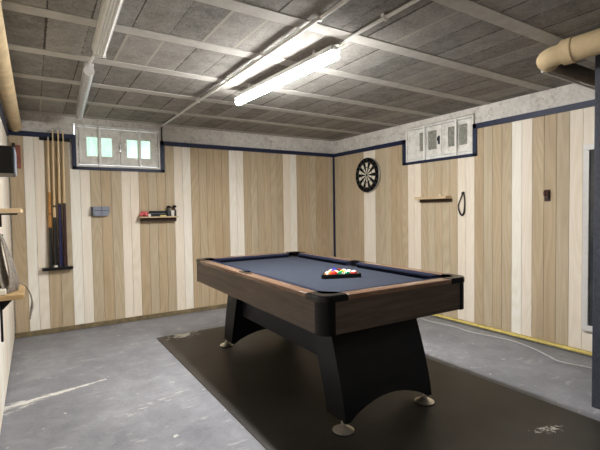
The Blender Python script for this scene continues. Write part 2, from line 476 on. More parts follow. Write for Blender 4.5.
panelling('wood_panelling', gr, lambda u, d, z: (-d, u, z), lambda u: 1.725 if -2.305 < u < -1.37 else (1.985 if u > -1.4 else 2.0), wall_right)
gl = alt([-.02, -.22, -.55, -1.9, -2.3, -3.1, -3.3, -3.8, -4.0, -4.6, -4.8, -5.4, -5.6, -6.4, -6.6, -8.0], 't')
gl = [(a, b, 'w' if k == 't' else 't') for a, b, k in gl]
gl = [(-.02, -2.2, 'w'), (-2.2, -2.5, 't'), (-2.5, -3.2, 'w'), (-3.2, -3.6, 't'), (-3.6, -4.4, 'w'), (-4.4, -4.8, 't'), (-4.8, -6, 'w'), (-6, -8, 't')]
panelling('wood_panelling', gl, lambda u, d, z: (XL + d, u, z), lambda u: 1.985, wall_left, .02)

# navy trims
d0, d1 = -.016, .004
def tb(bm, x0, x1, z0, z1): box(bm, (x0, d0, z0), (x1, d1 + .012, z1), bev=.002)
bm = bmesh.new()
tb(bm, XL, -3.32, 1.964, 2.012); tb(bm, -3.358, -3.32, 1.66, 1.966); tb(bm, -3.358, -2.43, 1.658, 1.688)
tb(bm, -2.472, -2.43, 1.66, 2.012); tb(bm, -2.472, .004, 1.964, 2.012)
struct('trim_1', bm, M['navy'])
def tr(bm, y0, y1, z0, z1): box(bm, (d0, y0, z0), (d1 + .012, y1, z1), bev=.002)
bm = bmesh.new()
tr(bm, 0, -1.40, 1.962, 2.012); tr(bm, -1.355, -1.40, 1.715, 2.012); tr(bm, -1.355, -2.335, 1.715, 1.743)
tr(bm, -2.29, -2.335, 1.717, 2.032); tr(bm, -2.29, -8, 1.982, 2.032)
struct('trim_2', bm, M['navy'])
bm = bmesh.new(); box(bm, (-.022, -.022, .05), (.002, .002, 1.97), bev=.003); struct('trim_3', bm, M['navy'])
bm = bmesh.new(); box(bm, (XL - .01, -.016, 1.95), (XL + .016, -8, 2.012), bev=.002); struct('trim_4', bm, M['navy'])

bm = bmesh.new(); box(bm, (XL, -.014, .002), (0, t0, .05), bev=.003); struct('baseboard_back', bm, M['olive'])
bm = bmesh.new(); box(bm, (-.014, -.015, .016), (t0, -8, .040), bev=.004); struct('baseboard_right', bm, M['yellow'])

# windows
def rect_ring(bm, mk, u0, u1, v0, v1, w, d0_, d1_, bev=.002):
    for a, b, c, d in ((u0, u1, v1 - w, v1), (u0, u1, v0, v0 + w), (u0, u0 + w, v0 + w, v1 - w), (u1 - w, u1, v0 + w, v1 - w)):
        box(bm, mk(a, d0_, c), mk(b, d1_, d), bev=bev)
def make_window(name, mk, u0, u1, v0, v1, leaves, bars, pane, zp0, zp1, latch):
    root = thing(name, None, None, kind='structure')
    bm = bmesh.new(); rect_ring(bm, mk, u0, u1, v0, v1, .022, .06, -.004); link('window_frame', bm, M['winpaint'], root)
    for (a, b, panes) in leaves:
        bm = bmesh.new()
        xs = [a, panes[0][0], panes[0][1], panes[1][0], panes[1][1], b]
        zt, zb_ = v1 - .03, v0 + .03
        for i in (0, 2, 4): box(bm, mk(xs[i], .045, zb_), mk(xs[i + 1], .008, zt), bev=.002)
        for i in (1, 3):
            box(bm, mk(xs[i], .045, zb_), mk(xs[i + 1], .008, zp0), bev=.002); box(bm, mk(xs[i], .045, zp1), mk(xs[i + 1], .008, zt), bev=.002)
        # raised moulding round the leaf
        rect_ring(bm, mk, a + .004, b - .004, zb_ + .004, zt - .004, .018, .012, -.001, .002)
        c = link('casement', bm, M['winpaint'], root)
        for p in panes:
            bm = bmesh.new(); box(bm, mk(p[0] - .004, .032, zp0 - .004), mk(p[1] + .004, .026, zp1 + .004)); link('pane', bm, pane, c)
    for u in bars:
        bm = bmesh.new(); box(bm, mk(u - .011, -.004, v0 + .0), mk(u + .011, -.028, v1 - .012), bev=.003); link('security_bar', bm, M['bar_white'], root)
    bm = bmesh.new(); lu, lz = latch
    box(bm, mk(lu - .011, .008, lz - .045), mk(lu + .011, -.012, lz + .045), bev=.004); box(bm, mk(lu - .005, -.012, lz - .012), mk(lu + .005, -.034, lz + .03), bev=.003)
    link('latch', bm, M['greydark'] if pane is M['pane_grey'] else M['steel'], root)
    return root
make_window('window_1', lambda u, d, z: (u, d, z), -3.32, -2.472, 1.69, 2.13,
            [(-3.295, -2.897, [(-3.219, -3.115), (-3.079, -2.973)]), (-2.893, -2.497, [(-2.824, -2.711), (-2.677, -2.576)])],
            [-3.098, -2.694], M['pane_day'], 1.806, 2.005, (-2.897, 1.90))
make_window('window_2', lambda u, d, z: (d, u, z), -2.292, -1.398, 1.745, 2.13,
            [(-2.27, -1.912, [(-2.214, -2.118), (-2.080, -1.980)]), (-1.905, -1.425, [(-1.832, -1.712), (-1.664, -1.590)])],
            [-2.10, -1.688], M['pane_grey'], 1.85, 2.058, (-1.875, 1.94))

# ------------------------------------------------------------------ pillar, pipes, conduits
p = thing('pillar', 'dark blue-grey roughcast pillar at the right edge of the room', 'pillar', (-.925, -3.734, 0))
bm = bmesh.new(); box(bm, (0, 0, 0), (.28, -.30, 2.19), bev=.006); link('shaft', bm, M['pillar'], p)

def pipe_obj(name, pts, r, m, label, cat, collars=(), cm=None, parent=None, k=5):
    root = thing(name, label, cat, pts[0])
    o = Vector(pts[0])
    bm = bmesh.new(); tube(bm, [q - o for q in smooth_path(pts, k)], r, 16); link('pipe_run', bm, m, root, True)
    for a, b, rr in collars:
        bm = bmesh.new(); tube(bm, [Vector(a) - o, Vector(b) - o], rr, 16); link('collar', bm, cm or m, root, True)
    return root
pipe_obj('pipe', [(-3.832, -.0, 2.055), (-3.833, -.3, 2.055), (-3.838, -1.2, 2.056), (-3.844, -2.4, 2.058), (-3.846, -4, 2.06), (-3.846, -7.9, 2.06)], .051, M['fibre'],
         'cream wrapped pipe running along the top of the left wall', 'pipe',
         [((-3.832, -.02, 2.055), (-3.832, -.06, 2.055), .059), ((-3.835, -.6, 2.0555), (-3.835, -.63, 2.0555), .054)])
# right: wrapped pipe with elbow, then a shade-painted run to the right wall
pr_ = pipe_obj('pipe', [(-1.10, -7.9, 2.085), (-1.10, -5.5, 2.085), (-1.12, -4.2, 2.085), (-1.135, -3.80, 2.083), (-1.14, -3.66, 2.078)], .066, M['fibre'],
         'thick cream wrapped pipe bending beside the pillar into a run painted dark as if in shade', 'pipe',
         [((-1.139, -3.72, 2.08), (-1.141, -3.665, 2.079), .071)])
o_ = pr_.location
bm = bmesh.new()
tube(bm, [q - o_ for q in smooth_path([(-1.09, -3.565, 2.068), (-1.0, -3.56, 2.064), (-.6, -3.56, 2.06), (-.004, -3.56, 2.055)], 6)], .046, 16)
link('side_run', bm, M['darkpipe'], pr_, True)
bm = bmesh.new()
tube(bm, [q - o_ for q in smooth_path([(-1.145, -3.675, 2.078), (-1.147, -3.61, 2.073), (-1.128, -3.568, 2.069), (-1.075, -3.558, 2.066)], 6)], .056, 16)
link('elbow', bm, M['fibre'], pr_, True)
# thin light pipe under the dark one
bm = bmesh.new(); tube(bm, [(-1.05, -3.50, 2.035), (-.5, -3.50, 2.03), (-.002, -3.50, 2.025)], .008, 8)
tag(link('thin_pipe', bm, M['pvc'], None, True), 'thin pale pipe running below the dark pipe to the right wall', 'pipe')

# conduit along the ceiling to the corner of the left window
root = thing('conduit', 'thin grey conduit along the ceiling ending at the daylit window corner', 'conduit', (-2.452, -.02, 2.19))
bm = bmesh.new(); tube(bm, [(0, .005, -.010), (0, -3, -.010), (0, -7.9, -.010)], .010, 8); link('tube', bm, M['pvc'], root, True)
bm = bmesh.new(); tube(bm, smooth_path([(0, .0, -.012), (0, .012, -.05), (.002, .014, -.14), (0, .004, -.18)], 5), .007, 8); link('drop_cable', bm, M['black'], root, True)
for y in (-.62, -1.25, -1.9, -2.5, -3.1):
    bm = bmesh.new(); box(bm, (-.02, y - .012, -.005), (.02, y + .012, .008), bev=.002); box(bm, (-.014, y - .010, -.023), (.014, y + .010, -.003), bev=.003); link('clip', bm, M['pvc'], root)
root = thing('conduit', 'thin grey conduit running along the ceiling towards the lit tube light', 'conduit', (-2.17, -2.98, 2.18))
bm = bmesh.new(); tube(bm, smooth_path([(-.03, .045, -.05), (-.014, .02, -.035), (0, -.06, -.004), (0, -.5, 0), (0, -1.2, 0), (0, -1.72, 0)], 4), .010, 8); link('tube', bm, M['pvc'], root, True)
for y in (-.32, -.9):
    bm = bmesh.new(); box(bm, (-.02, y - .012, .005), (.02, y + .012, .018), bev=.002); box(bm, (-.014, y - .010, -.013), (.014, y + .010, .006), bev=.003); link('clip', bm, M['pvc'], root)

# ------------------------------------------------------------------ lights
def batten(name, label, x0, y0, x1, y1, ztop, lit, w=.03, hbody=.03, hk=.95, lm=('lamp', 'lamp_side')):
    L = math.hypot(x1 - x0, y1 - y0); rz = math.atan2(y1 - y0, x1 - x0) - PI / 2
    root = thing(name, label, 'light', ((x0 + x1) / 2, (y0 + y1) / 2, ztop), rz)
    h = L / 2
    bm = bmesh.new(); box(bm, (-w * hk, -h, -hbody), (w * hk, h, 0), bev=.004); link('housing', bm, M['enamel'], root)
    n = 20; zc = -hbody - w * .9
    prof = [(w * math.cos(2 * PI * i / n), zc + w * math.sin(2 * PI * i / n)) for i in range(n)]
    bm = bmesh.new(); prism(bm, prof, -h + (.002 if lit else .012), h - (.002 if lit else .012), axis='y')
    for f in bm.faces: f.normal_update(); f.material_index = 0 if (f.normal.z < -.72 or not lit) else 1
    d = link('diffuser', bm, [M[lm[0]], M[lm[1]]] if lit else M['frost'], root, True)
    for s in (() if lit else (-1, 1)):
        bm = bmesh.new()
        prof2 = [(1.05 * u, zc + 1.05 * (v - zc)) for u, v in prof]
        prism(bm, prof2, s * h, s * (h - .014), axis='y'); link('end_cap', bm, M['enamel'], root)
    return root
lamp = batten('tube_light', 'lit white tube light on the ceiling above the pool table', -2.262, -1.69, -2.201, -2.93, 2.155, True, w=.026, hk=1.35)
for y in (-.42, .42):
    bm = bmesh.new(); box(bm, (-.012, y - .012, -.004), (.012, y + .012, .044), bev=.002); link('hanger', bm, M['enamel'], lamp)
lamp = batten('tube_light', 'unseen dim tube light added as fill, in line behind the one above the table', -2.17, -4.75, -2.17, -6.0, 2.155, True, w=.026, hk=1.35, lm=('lamp_fill', 'lamp_fill_side'))  # unseen fill light, added to help brighten the room
for y in (-.42, .42):
    bm = bmesh.new(); box(bm, (-.012, y - .012, -.004), (.012, y + .012, .044), bev=.002); link('hanger', bm, M['enamel'], lamp)
batten('tube_light', 'unlit tube light nearest the daylit window with grey cloudy cover', -3.305, -.29, -3.372, -1.80, 2.196, False, .031, .025)
# older ribbed fitting closer to the camera
root = thing('tube_light', 'unlit ribbed white strip light nearest the camera on the left ceiling', 'light', (-3.38, -2.94, 2.19), math.atan2(-1.6, -.055) + PI / 2)
bm = bmesh.new(); box(bm, (-.04, -.8, -.03), (.04, .8, .0), bev=.004); link('housing', bm, M['enamel'], root)
bm = bmesh.new(); pr = [(-.034, -.03)]
for i in range(9): pr += [(-.031 + i * .0069, -.062 if i % 2 else -.056)]
pr += [(.034, -.03)]
prism(bm, pr, -.79, .79, axis='y'); link('ribbed_cover', bm, M['pvc'], root)
bm = bmesh.new(); box(bm, (-.036, -.8, -.064), (.036, -.79, .0)); link('end_cap', bm, M['pvc'], root)
bm = bmesh.new(); box(bm, (-.036, .79, -.064), (.036, .8, .0)); link('end_cap', bm, M['pvc'], root)
bm = bmesh.new(); tube(bm, [(-3.372, -1.81, 2.183), (-3.358, -2.13, 2.183)], .009, 8)
tag(link('conduit', bm, M['pvc'], None, True), 'short pale conduit joining the two unlit strip lights', 'conduit')

# ------------------------------------------------------------------ floor mat, cable
bm = bmesh.new(); box(bm, (-2.757, -5.6, .0005), (-1.085, -.796, .005), bev=.0015, seg=1)
tag(link('floor_mat', bm, M['mat']), 'large dark matt floor mat under the pool table', 'mat')
bm = bmesh.new()
cp = [(-.03, -1.35, .007), (-.10, -1.6, .007), (-.199, -1.844, .007), (-.165, -2.197, .007), (-.193, -2.389, .007), (-.15, -2.60, .007), (-.128, -2.772, .007), (-.18, -2.98, .007), (-.255, -3.138, .007), (-.315, -3.27, .007), (-.27, -3.445, .007), (-.2, -3.7, .007)]
tube(bm, smooth_path(cp, 6), .0058, 8)
tag(link('cable', bm, M['cable'], None, True), 'grey cable snaking on the floor along the right wall', 'cable')

# ------------------------------------------------------------------ pool table
TX, TY, TR = -1.997, -2.27, math.radians(-1.33)
table = thing('pool_table', 'walnut and black pool table with slate-blue cloth in the middle of the room', 'pool table', (TX, TY, 0), TR)
HW, HL = .535, 1.008
ZT, ZR, ZA, ZBED = .785, .758, .593, .745
RC = .06
for s in (-1, 1):
    bm = bmesh.new(); box(bm, (s * (HW - .03), -HL + RC, ZA), (s * HW, HL - RC, ZR), bev=.002); link('side_apron', bm, M['walnut_y'], table)
    bm = bmesh.new(); box(bm, (-HW + RC, s * (HL - .03), ZA), (HW - RC, s * HL, ZR), bev=.002); link('end_apron', bm, M['walnut_x'], table)
bm = bmesh.new(); box(bm, (-HW + .031, -HL + .031, ZA + .004), (HW - .031, HL - .031, ZA + .014)); link('underside_board', bm, M['leg_black'], table)
# rounded black corner posts
for sx in (-1, 1):
    for sy in (-1, 1):
        cx, cy = sx * (HW - RC), sy * (HL - RC); pts = []
        r1, r0 = RC + .002, RC - .03
        for i in range(11):
            a = (PI / 2) * i / 10; pts.append((cx + sx * r1 * math.cos(a), cy + sy * r1 * math.sin(a)))
        pts += [(cx - sx * .012, cy + sy * r1), (cx - sx * .012, cy + sy * r0)]
        for i in range(10, -1, -1):
            a = (PI / 2) * i / 10; pts.append((cx + sx * r0 * math.cos(a), cy + sy * r0 * math.sin(a)))
        pts += [(cx + sx * r0, cy - sy * .012), (cx + sx * r1, cy - sy * .012)]
        bm = bmesh.new(); prism(bm, pts, ZA - .002, ZR); link('corner_post', bm, M['post'], table, True)
# rail caps
OV = .005; CP = .15; RW = .072
def rail(ptsfn, m):
    bm = bmesh.new(); vs = box(bm, *ptsfn, bev=.006, seg=3); return link('rail_cap', bm, m, table, True)
for s in (-1, 1):
    for q in (-1, 1): rail(((s * (HW + OV - RW), q * .064, ZR), (s * (HW + OV), q * (HL - CP), ZT)), M['rail_y'])
    rail(((s * (HW + OV - .022), -.0635, ZR), (s * (HW + OV), .0635, ZT)), M['rail_y'])
    rail(((-HW + CP, s * (HL + OV - RW), ZR), (HW - CP, s * (HL + OV), ZT)), M['rail_x'])
# corner castings with the bite of the pocket
for sx in (-1, 1):
    for sy in (-1, 1):
        c0 = (sx * (HW + OV), sy * (HL + OV)); R = .062; pr_ = .052; pc = (-.108, -.108)
        loc = [(0, -CP - OV)]
        # outer edge
        for i in range(11):
            a = (PI / 2) * i / 10; loc.append((-R + R * math.cos(a), -R + R * math.sin(a)))
        loc += [(-CP - OV, 0), (-CP - OV, -RW)]
        a0 = math.atan2(-RW - pc[1], -CP - OV - pc[0]) ; a1 = math.atan2(-CP - OV - pc[1], -RW - pc[0])
        aa = math.radians(145); bb = math.radians(-55)
        for i in range(15):
            a = aa + (bb - aa) * i / 14; loc.append((pc[0] + pr_ * math.cos(a), pc[1] + pr_ * math.sin(a)))
        loc += [(-RW, -CP - OV)]
        pts = [(c0[0] + sx * u, c0[1] + sy * v) for u, v in loc]
        bm = bmesh.new(); prism(bm, pts, ZR - .002, ZT + .003)
        es = [e for e in bm.edges if abs(e.verts[0].co.z - e.verts[1].co.z) < 1e-6 and e.verts[0].co.z > ZT]
        bmesh.ops.bevel(bm, geom=es, offset=.006, segments=3, affect='EDGES')
        link('corner_casting', bm, M['casting'], table, True)
# bed cloth with pocket bites
BX, BY = HW + OV - RW - .034, HL + OV - RW - .034
PCX, PCY = HW + OV - .108, HL + OV - .108
def bite(cx, cy, r, a0, a1, n=12):
    return [(cx + r * math.cos(a0 + (a1 - a0) * i / n), cy + r * math.sin(a0 + (a1 - a0) * i / n)) for i in range(n + 1)]
SPX = HW + OV - RW + .012
bedx, bedy = HW + OV - RW, HL + OV - RW
pts = []
r = .052
# walk counter clockwise from right middle
dy = math.sqrt(max(0, r * r - (SPX - bedx) ** 2))
al = math.acos(min(1, (SPX - bedx) / r))
pts += bite(SPX, 0, r, PI + al, PI - al)[::1]
k = bedx - PCX; kk = math.asin(k / r)
pts += bite(PCX, PCY, r, -math.acos(k / r), -math.acos(k / r) - (1.5 * PI - 2 * 0) + 2 * (math.acos(k / r)) - .0 + 0 if False else -(1.5 * PI - math.acos(k / r)) + 0)
pts_q = pts
half = [q for q in pts]
# mirror to the left side
left = [(-u, v) for u, v in half if True]
def corner_arc(sx, sy):
    a = math.acos(k / r)
    arr = bite(PCX, PCY, r, -a, -(1.5 * PI - a))
    return [(sx * u, sy * v) for u, v in arr]
def side_arc(sx):
    arr = bite(SPX, 0, r, PI + al, PI - al)
    return [(sx * u, v) for u, v in arr]
outline = side_arc(1) + corner_arc(1, 1) + corner_arc(-1, 1)[::-1] + side_arc(-1)[::-1] + corner_arc(-1, -1) + corner_arc(1, -1)[::-1]
bm = bmesh.new(); prism(bm, outline, ZBED - .02, ZBED); link('bed_cloth', bm, M['felt'], table)
# cushions
def cushion(pts):   # pts: quad plan (back a, back b, nose b, nose a)
    bm = bmesh.new(); a, b, c, d = pts
    zt_, zn, zu = ZT - .001, ZT - .006, ZBED + .018
    def off(p_, q_, t): return (p_[0] + (q_[0] - p_[0]) * t, p_[1] + (q_[1] - p_[1]) * t)
    e, f = off(d, a, .35), off(c, b, .35)
    co = [(*a, zt_), (*b, zt_), (*c, zn), (*d, zn), (*c, zn - .010), (*d, zn - .010), (*f, ZBED - .004), (*e, ZBED - .004), (*b, ZBED - .004), (*a, ZBED - .004)]
    v = [bm.verts.new(q) for q in co]
    for idx in ((0, 1, 2, 3), (3, 2, 4, 5), (5, 4, 6, 7), (7, 6, 8, 9), (9, 8, 1, 0), (0, 3, 5, 7, 9), (1, 8, 6, 4, 2)):
        bm.faces.new([v[i] for i in idx])
    bmesh.ops.recalc_face_normals(bm, faces=bm.faces[:])
    link('cushion', bm, M['felt_cushion'], table)
NX, NY = bedx - .045, bedy - .045
for s in (-1, 1):
    for q in (-1, 1):
        cushion([(s * bedx, q * .055), (s * bedx, q * (PCY - .045)), (s * NX, q * (PCY - .082)), (s * NX, q * .070)])
    cushion([(-PCX + .045, s * bedy), (PCX - .045, s * bedy), (PCX - .082, s * NY), (-PCX + .082, s * NY)])
# pockets: cups and side pocket collars
for sx in (-1, 1):
    for px, py, side in ((sx * PCX, PCY, 0), (sx * PCX, -PCY, 0), (sx * SPX, 0, 1)):
        bm = bmesh.new(); X = Matrix.Translation((px, py, 0))
        lathe(bm, [(.050, ZT - (.03 if not side else .032)), (.050, .64), (.03, .625), (.001, .622)], 24, xf=X, caps=False)
        lathe(bm, [(.0505, ZT - .03), (.0525, .64), (.03, .62)], 24, xf=X, caps=False)
        pk = link('pocket', bm, M['black_soft'], table, True)
        if side:
            bm = bmesh.new()
            x0_, x1_ = bedx, HW + OV - .0225
            pc_ = [(sx * x1_, -.0635), (sx * x1_, .0635), (sx * x0_, .0635), (sx * x0_, .044)]
            pc_ += [(sx * (x0_ + .034 * math.sin(PI * i / 10)), .044 * math.cos(PI * i / 10)) for i in range(1, 10)]
            pc_ += [(sx * x0_, -.044), (sx * x0_, -.0635)]
            bm = bmesh.new(); prism(bm, pc_, ZR - .03, ZT + .003); link('pocket_collar', bm, M['casting'], pk, True)
# legs
def yo(z): return .889 - .28 * (z - .05) if True else 0
def leg(s):
    root_bm = bmesh.new()
    hw, zb, ztop = .333, .056, ZA + .002
    zz = [ztop + (zb - ztop) * i / 8 for i in range(8)]
    outl = [(-hw, z) for z in zz] + [(-hw, zb), (-hw + .035, zb)]
    for i in range(1, 16):
        t = i / 16; x = -hw + .035 + t * (2 * hw - .07); outl.append((x, zb + .088 * math.sin(PI * t) ** .75))
    outl += [(hw - .035, zb), (hw, zb)] + [(hw, z) for z in zz[::-1]]
    a = [root_bm.verts.new((x + .012, s * (.892 - .155 * max(0, (z - .056) / .54) ** 1.35), z)) for x, z in outl]
    b = [root_bm.verts.new((x + .012, s * (.718 - .185 * max(0, (z - .056) / .54) ** 1.2), z)) for x, z in outl]
    n = len(outl); fs = [root_bm.faces.new(a), root_bm.faces.new(b[::-1])]
    for i in range(n): fs.append(root_bm.faces.new([a[i], b[i], b[(i + 1) % n], a[(i + 1) % n]]))
    bmesh.ops.recalc_face_normals(root_bm, faces=fs)
    o = link('leg_panel', root_bm, M['leg_black'], table)
    for sx in (-1, 1):
        bm = bmesh.new(); X = Matrix.Translation((sx * .314 + .002, s * .86, 0))
        lathe(bm, [(.006, .0635), (.012, .063), (.013, .038), (.019, .034), (.046, .020), (.060, .012)], 28, xf=X)
        f = link('levelling_foot', bm, M['chrome'], table, True)
        bm = bmesh.new(); lathe(bm, [(.0602, .0118), (.062, .010), (.062, .0055)], 28, xf=X); link('rubber_base', bm, M['rubber'], f, True)
for s in (-1, 1): leg(s)
for s in (-1, 1):
    bm = bmesh.new(); box(bm, (s * .235, -.60, .315), (s * .262, .60, ZA + .002), bev=.002); link('stretcher_panel', bm, M['leg_black'], table)
    for q in (-1, 1):
        bm = bmesh.new(); lathe(bm, [(.006, 0), (.006, .004)], 12, xf=Matrix.Translation((s * .262, q * .56, .50)) @ Matrix.Rotation(s * PI / 2, 4, 'Y')); link('bolt_cap', bm, M['black'], table)
bm = bmesh.new(); box(bm, (-.235, -.60, .315), (.235, .60, .33)); link('stretcher_floor', bm, M['leg_black'], table)

# ------------------------------------------------------------------ rack and balls
BR = .0232
def ball_mat(name, c, stripe):
    t = NT(name); v = t.coord(); x, y, z = t.sep(v)
    if stripe:
        m = t.math('LESS_THAN', t.math('ABSOLUTE', z), BR * .55)
        base = t.mix(m, srgb(232, 226, 212), c)
    else:
        base = t.mix(0.0, c, c)
    spot = t.math('GREATER_THAN', t.math('ABSOLUTE', x), BR * .90)
    t.base(t.mix(spot, base, srgb(235, 230, 218)))
    t.b.inputs['Roughness'].default_value = .12; t.b.inputs['Coat Weight'].default_value = .4
    return t.m
colours = dict(yellow=srgb(230, 180, 40), blue=srgb(30, 50, 150), red=srgb(200, 40, 32), purple=srgb(80, 50, 130), orange=srgb(235, 120, 50), green=srgb(10, 125, 75), maroon=srgb(125, 28, 34), black=(.01, .01, .011))
RCx, RCy, Rrot = -1.945, -2.60, math.radians(-20.6)
apex = Vector((-math.sin(Rrot), math.cos(Rrot))); sid = Vector((math.cos(Rrot), math.sin(Rrot)))
side_in = 2 * BR * 4 + 2 * BR * math.sqrt(3) + .004
rack = thing('ball_rack', 'black triangular ball rack on the pool table cloth', 'ball rack', (RCx, RCy, ZBED), Rrot)
def tri(sd, rad, n=7):
    Rr = sd / math.sqrt(3); out = []
    for kq in range(3):
        a = PI / 2 + kq * 2 * PI / 3
        c = Vector((math.cos(a), math.sin(a))) * (Rr - 2 * rad)
        for i in range(n + 1):
            b = a - PI / 3 + (2 * PI / 3) * i / n; out.append((c.x + rad * math.cos(b), c.y + rad * math.sin(b)))
    return out
o_ = tri(side_in + .045, .024); i_ = tri(side_in, BR * .9)
bm = bmesh.new()
vo0 = [bm.verts.new((u, v, .0015)) for u, v in o_]; vo1 = [bm.verts.new((u, v, .028)) for u, v in o_]
vi0 = [bm.verts.new((u, v, .0015)) for u, v in i_]; vi1 = [bm.verts.new((u, v, .028)) for u, v in i_]
n = len(o_)
for i in range(n):
    j = (i + 1) % n
    bm.faces.new([vo0[i], vo0[j], vo1[j], vo1[i]]); bm.faces.new([vi0[j], vi0[i], vi1[i], vi1[j]])
    bm.faces.new([vo1[i], vo1[j], vi1[j], vi1[i]]); bm.faces.new([vo0[j], vo0[i], vi0[i], vi0[j]])
bmesh.ops.recalc_face_normals(bm, faces=bm.faces[:])
link('frame', bm, M['black'], rack, True)
rows = [[('orange', 1), ('red', 0), ('green', 0), ('green', 1), ('red', 1)],
        [('red', 1) if False else ('orange', 0), ('yellow', 1), ('yellow', 0), ('maroon', 1)],
        [('purple', 1), ('black', 0), ('blue', 1)],
        [('purple', 0), ('maroon', 0)],
        [('blue', 0)]]
rowname = ['front row of the rack', 'second row of the rack', 'middle row of the rack', 'pair behind the middle row', 'far tip of the rack']
sph = None
kk_ = 0
for ri, row in enumerate(rows):
    nr = len(row)
    for ci, (cn, stp) in enumerate(row):
        yy = -2 * BR * math.sqrt(3) / 2 * 4 * (1 / 3) + ri * BR * math.sqrt(3)
        xx = (ci - (nr - 1) / 2) * 2 * BR
        bm = bmesh.new(); bmesh.ops.create_uvsphere(bm, u_segments=24, v_segments=14, radius=BR - .0002)
        m = ball_mat('ball_%s%s' % (cn, '_striped' if stp else ''), colours[cn], stp)
        q = sid * xx + apex * yy
        if ri == 0: where = ['at the left end of the rack\'s front row', 'second from left in the rack\'s front row', 'in the middle of the rack\'s front row', 'second from right in the rack\'s front row', 'at the right end of the rack\'s front row'][ci]
        elif ri == 1: where = ['at the left of the rack\'s second row', 'second from left in the rack\'s second row', 'third from left in the rack\'s second row', 'at the right of the rack\'s second row'][ci]
        elif ri == 2: where = ['at the left of the rack\'s third row', 'in the centre of the rack\'s third row', 'at the right of the rack\'s third row'][ci]
        elif ri == 3: where = ['on the left just before the rack\'s far tip', 'on the right just before the rack\'s far tip'][ci]
        else: where = 'in the far tip of the rack'
        o = link('pool_ball', bm, m, None, True, (RCx + q.x, RCy + q.y, ZBED + BR + .0005))
        o.rotation_euler = (random.uniform(-.6, .6), random.uniform(-.5, .5), random.random() * 6)
        tag(o, '%s %s pool ball %s' % ('striped white and' if stp else 'solid', cn, where), 'ball', 'pool balls in the triangle rack')

# ------------------------------------------------------------------ cue rack and cues
cr = thing('cue_rack', 'black wall rack holding cues left of the daylit window', 'cue rack', (-3.52, 0, 0))
bm = bmesh.new(); pts = [(-.136, 0), (-.136, -.055), (-.12, -.075), (.12, -.075), (.136, -.055), (.136, 0)]
prism(bm, pts, .640, .668)
bmesh.ops.bevel(bm, geom=[e for e in bm.edges], offset=.004, segments=2, affect='EDGES')
link('base_tray', bm, M['black'], cr, True)
bm = bmesh.new(); box(bm, (-.12, -.016, 1.935), (.148, -.0005, 1.972), bev=.004)
for x in (-.045, -.004, .046, .09): pass
link('clip_bar', bm, M['black'], cr)
for x in (-.045, -.004, .043, .086):
    bm = bmesh.new(); pts = [(x + .014 * math.cos(a), -.034 + .014 * math.sin(a)) for a in [(-PI * .3 + PI * 1.6 * i / 12) for i in range(13)]]
    pts2 = [(x + .0095 * math.cos(a), -.034 + .0095 * math.sin(a)) for a in [(-PI * .3 + PI * 1.6 * i / 12) for i in range(13)]]
    prism(bm, pts + pts2[::-1], 1.935 - .0, 1.955); link('cue_clip', bm, M['black'], cr)
def cue(x, xb, ztip, parts, label):
    root = thing('pool_cue', label, 'cue', (xb, -.04, .670), 0, 'pool cues in the wall rack')
    L = ztip - .670; dx = x - xb
    def rad(z): return .0195 - (.0195 - .0068) * min(1, max(0, z / L)) ** .8
    for nm, m, a, b in parts:
        bm = bmesh.new(); zs = [a + (b - a) * i / 6 for i in range(7)]
        tube(bm, [(dx * z / L, .0055 * z / L, z) for z in zs], [rad(z) for z in zs], 14); link(nm, bm, M[m], root, True)
    bm = bmesh.new(); tube(bm, [(dx, .0055, L), (dx, .0055, L + .018)], [.0066, .0064], 12); link('ferrule', bm, M['ivory'], root, True)
    bm = bmesh.new(); tube(bm, [(dx, .0055, L + .018), (dx, .0055, L + .026)], [.0064, .005], 12); link('tip', bm, M['greyblue'], root, True)
    return root
cue(-3.565, -3.578, 1.945, [('bumper', 'rubber', 0, .012), ('butt', 'cue_black', .012, .40), ('wrap', 'cue_honey', .40, .53), ('ring', 'cue_black', .53, .54), ('shaft', 'cue_honey', .54, .75), ('upper_shaft', 'cue_wood', .75, 1.275)],
    'shortest pool cue, honey wood with black butt, leftmost in the rack')
cue(-3.524, -3.538, 2.03, [('bumper', 'ivory', 0, .02), ('butt', 'cue_black', .02, .50), ('wrap', 'cue_wood', .50, .60), ('ring', 'cue_black', .60, .62), ('shaft', 'cue_wood', .62, 1.36)],
    'pool cue with black butt and white bumper, second from left')
cue(-3.476, -3.492, 2.03, [('bumper', 'rubber', 0, .012), ('butt', 'cue_navy', .012, .62), ('ring', 'cue_black', .62, .64), ('shaft', 'cue_wood', .64, 1.36)],
    'pool cue with navy blue butt, third from left in the rack')
cue(-3.434, -3.450, 2.03, [('bumper', 'rubber', 0, .012), ('butt', 'cue_maroon', .012, .62), ('ring', 'cue_black', .62, .64), ('shaft', 'cue_wood', .64, 1.36)],
    'pool cue with dark maroon butt, rightmost in the rack')

# ------------------------------------------------------------------ small wall things on the back wall
wb = thing('wall_box', 'grey-blue box fixed to the boards between cue rack and shelf', 'wall box', (-3.11, 0, 1.175))
bm = bmesh.new(); pts = [(-.075, .022), (-.06, .0), (.062, .0), (.085, .035), (.085, .10), (-.075, .10)]
prism(bm, pts, -.05, -.001, axis='y'); bmesh.ops.bevel(bm, geom=bm.edges[:], offset=.003, segments=2, affect='EDGES'); link('body', bm, M['greyblue'], wb)
bm = bmesh.new(); box(bm, (-.092, -.048, .008), (-.076, -.001, .096), bev=.003); link('shaded_end', bm, M['greydark'], wb)  # dark block, shade of the box's left end put into its colour
bm = bmesh.new(); box(bm, (-.072, -.053, .055), (.08, -.05, .060)); box(bm, (.006, -.053, .01), (.011, -.05, .094)); link('seam', bm, M['greydark'], wb)

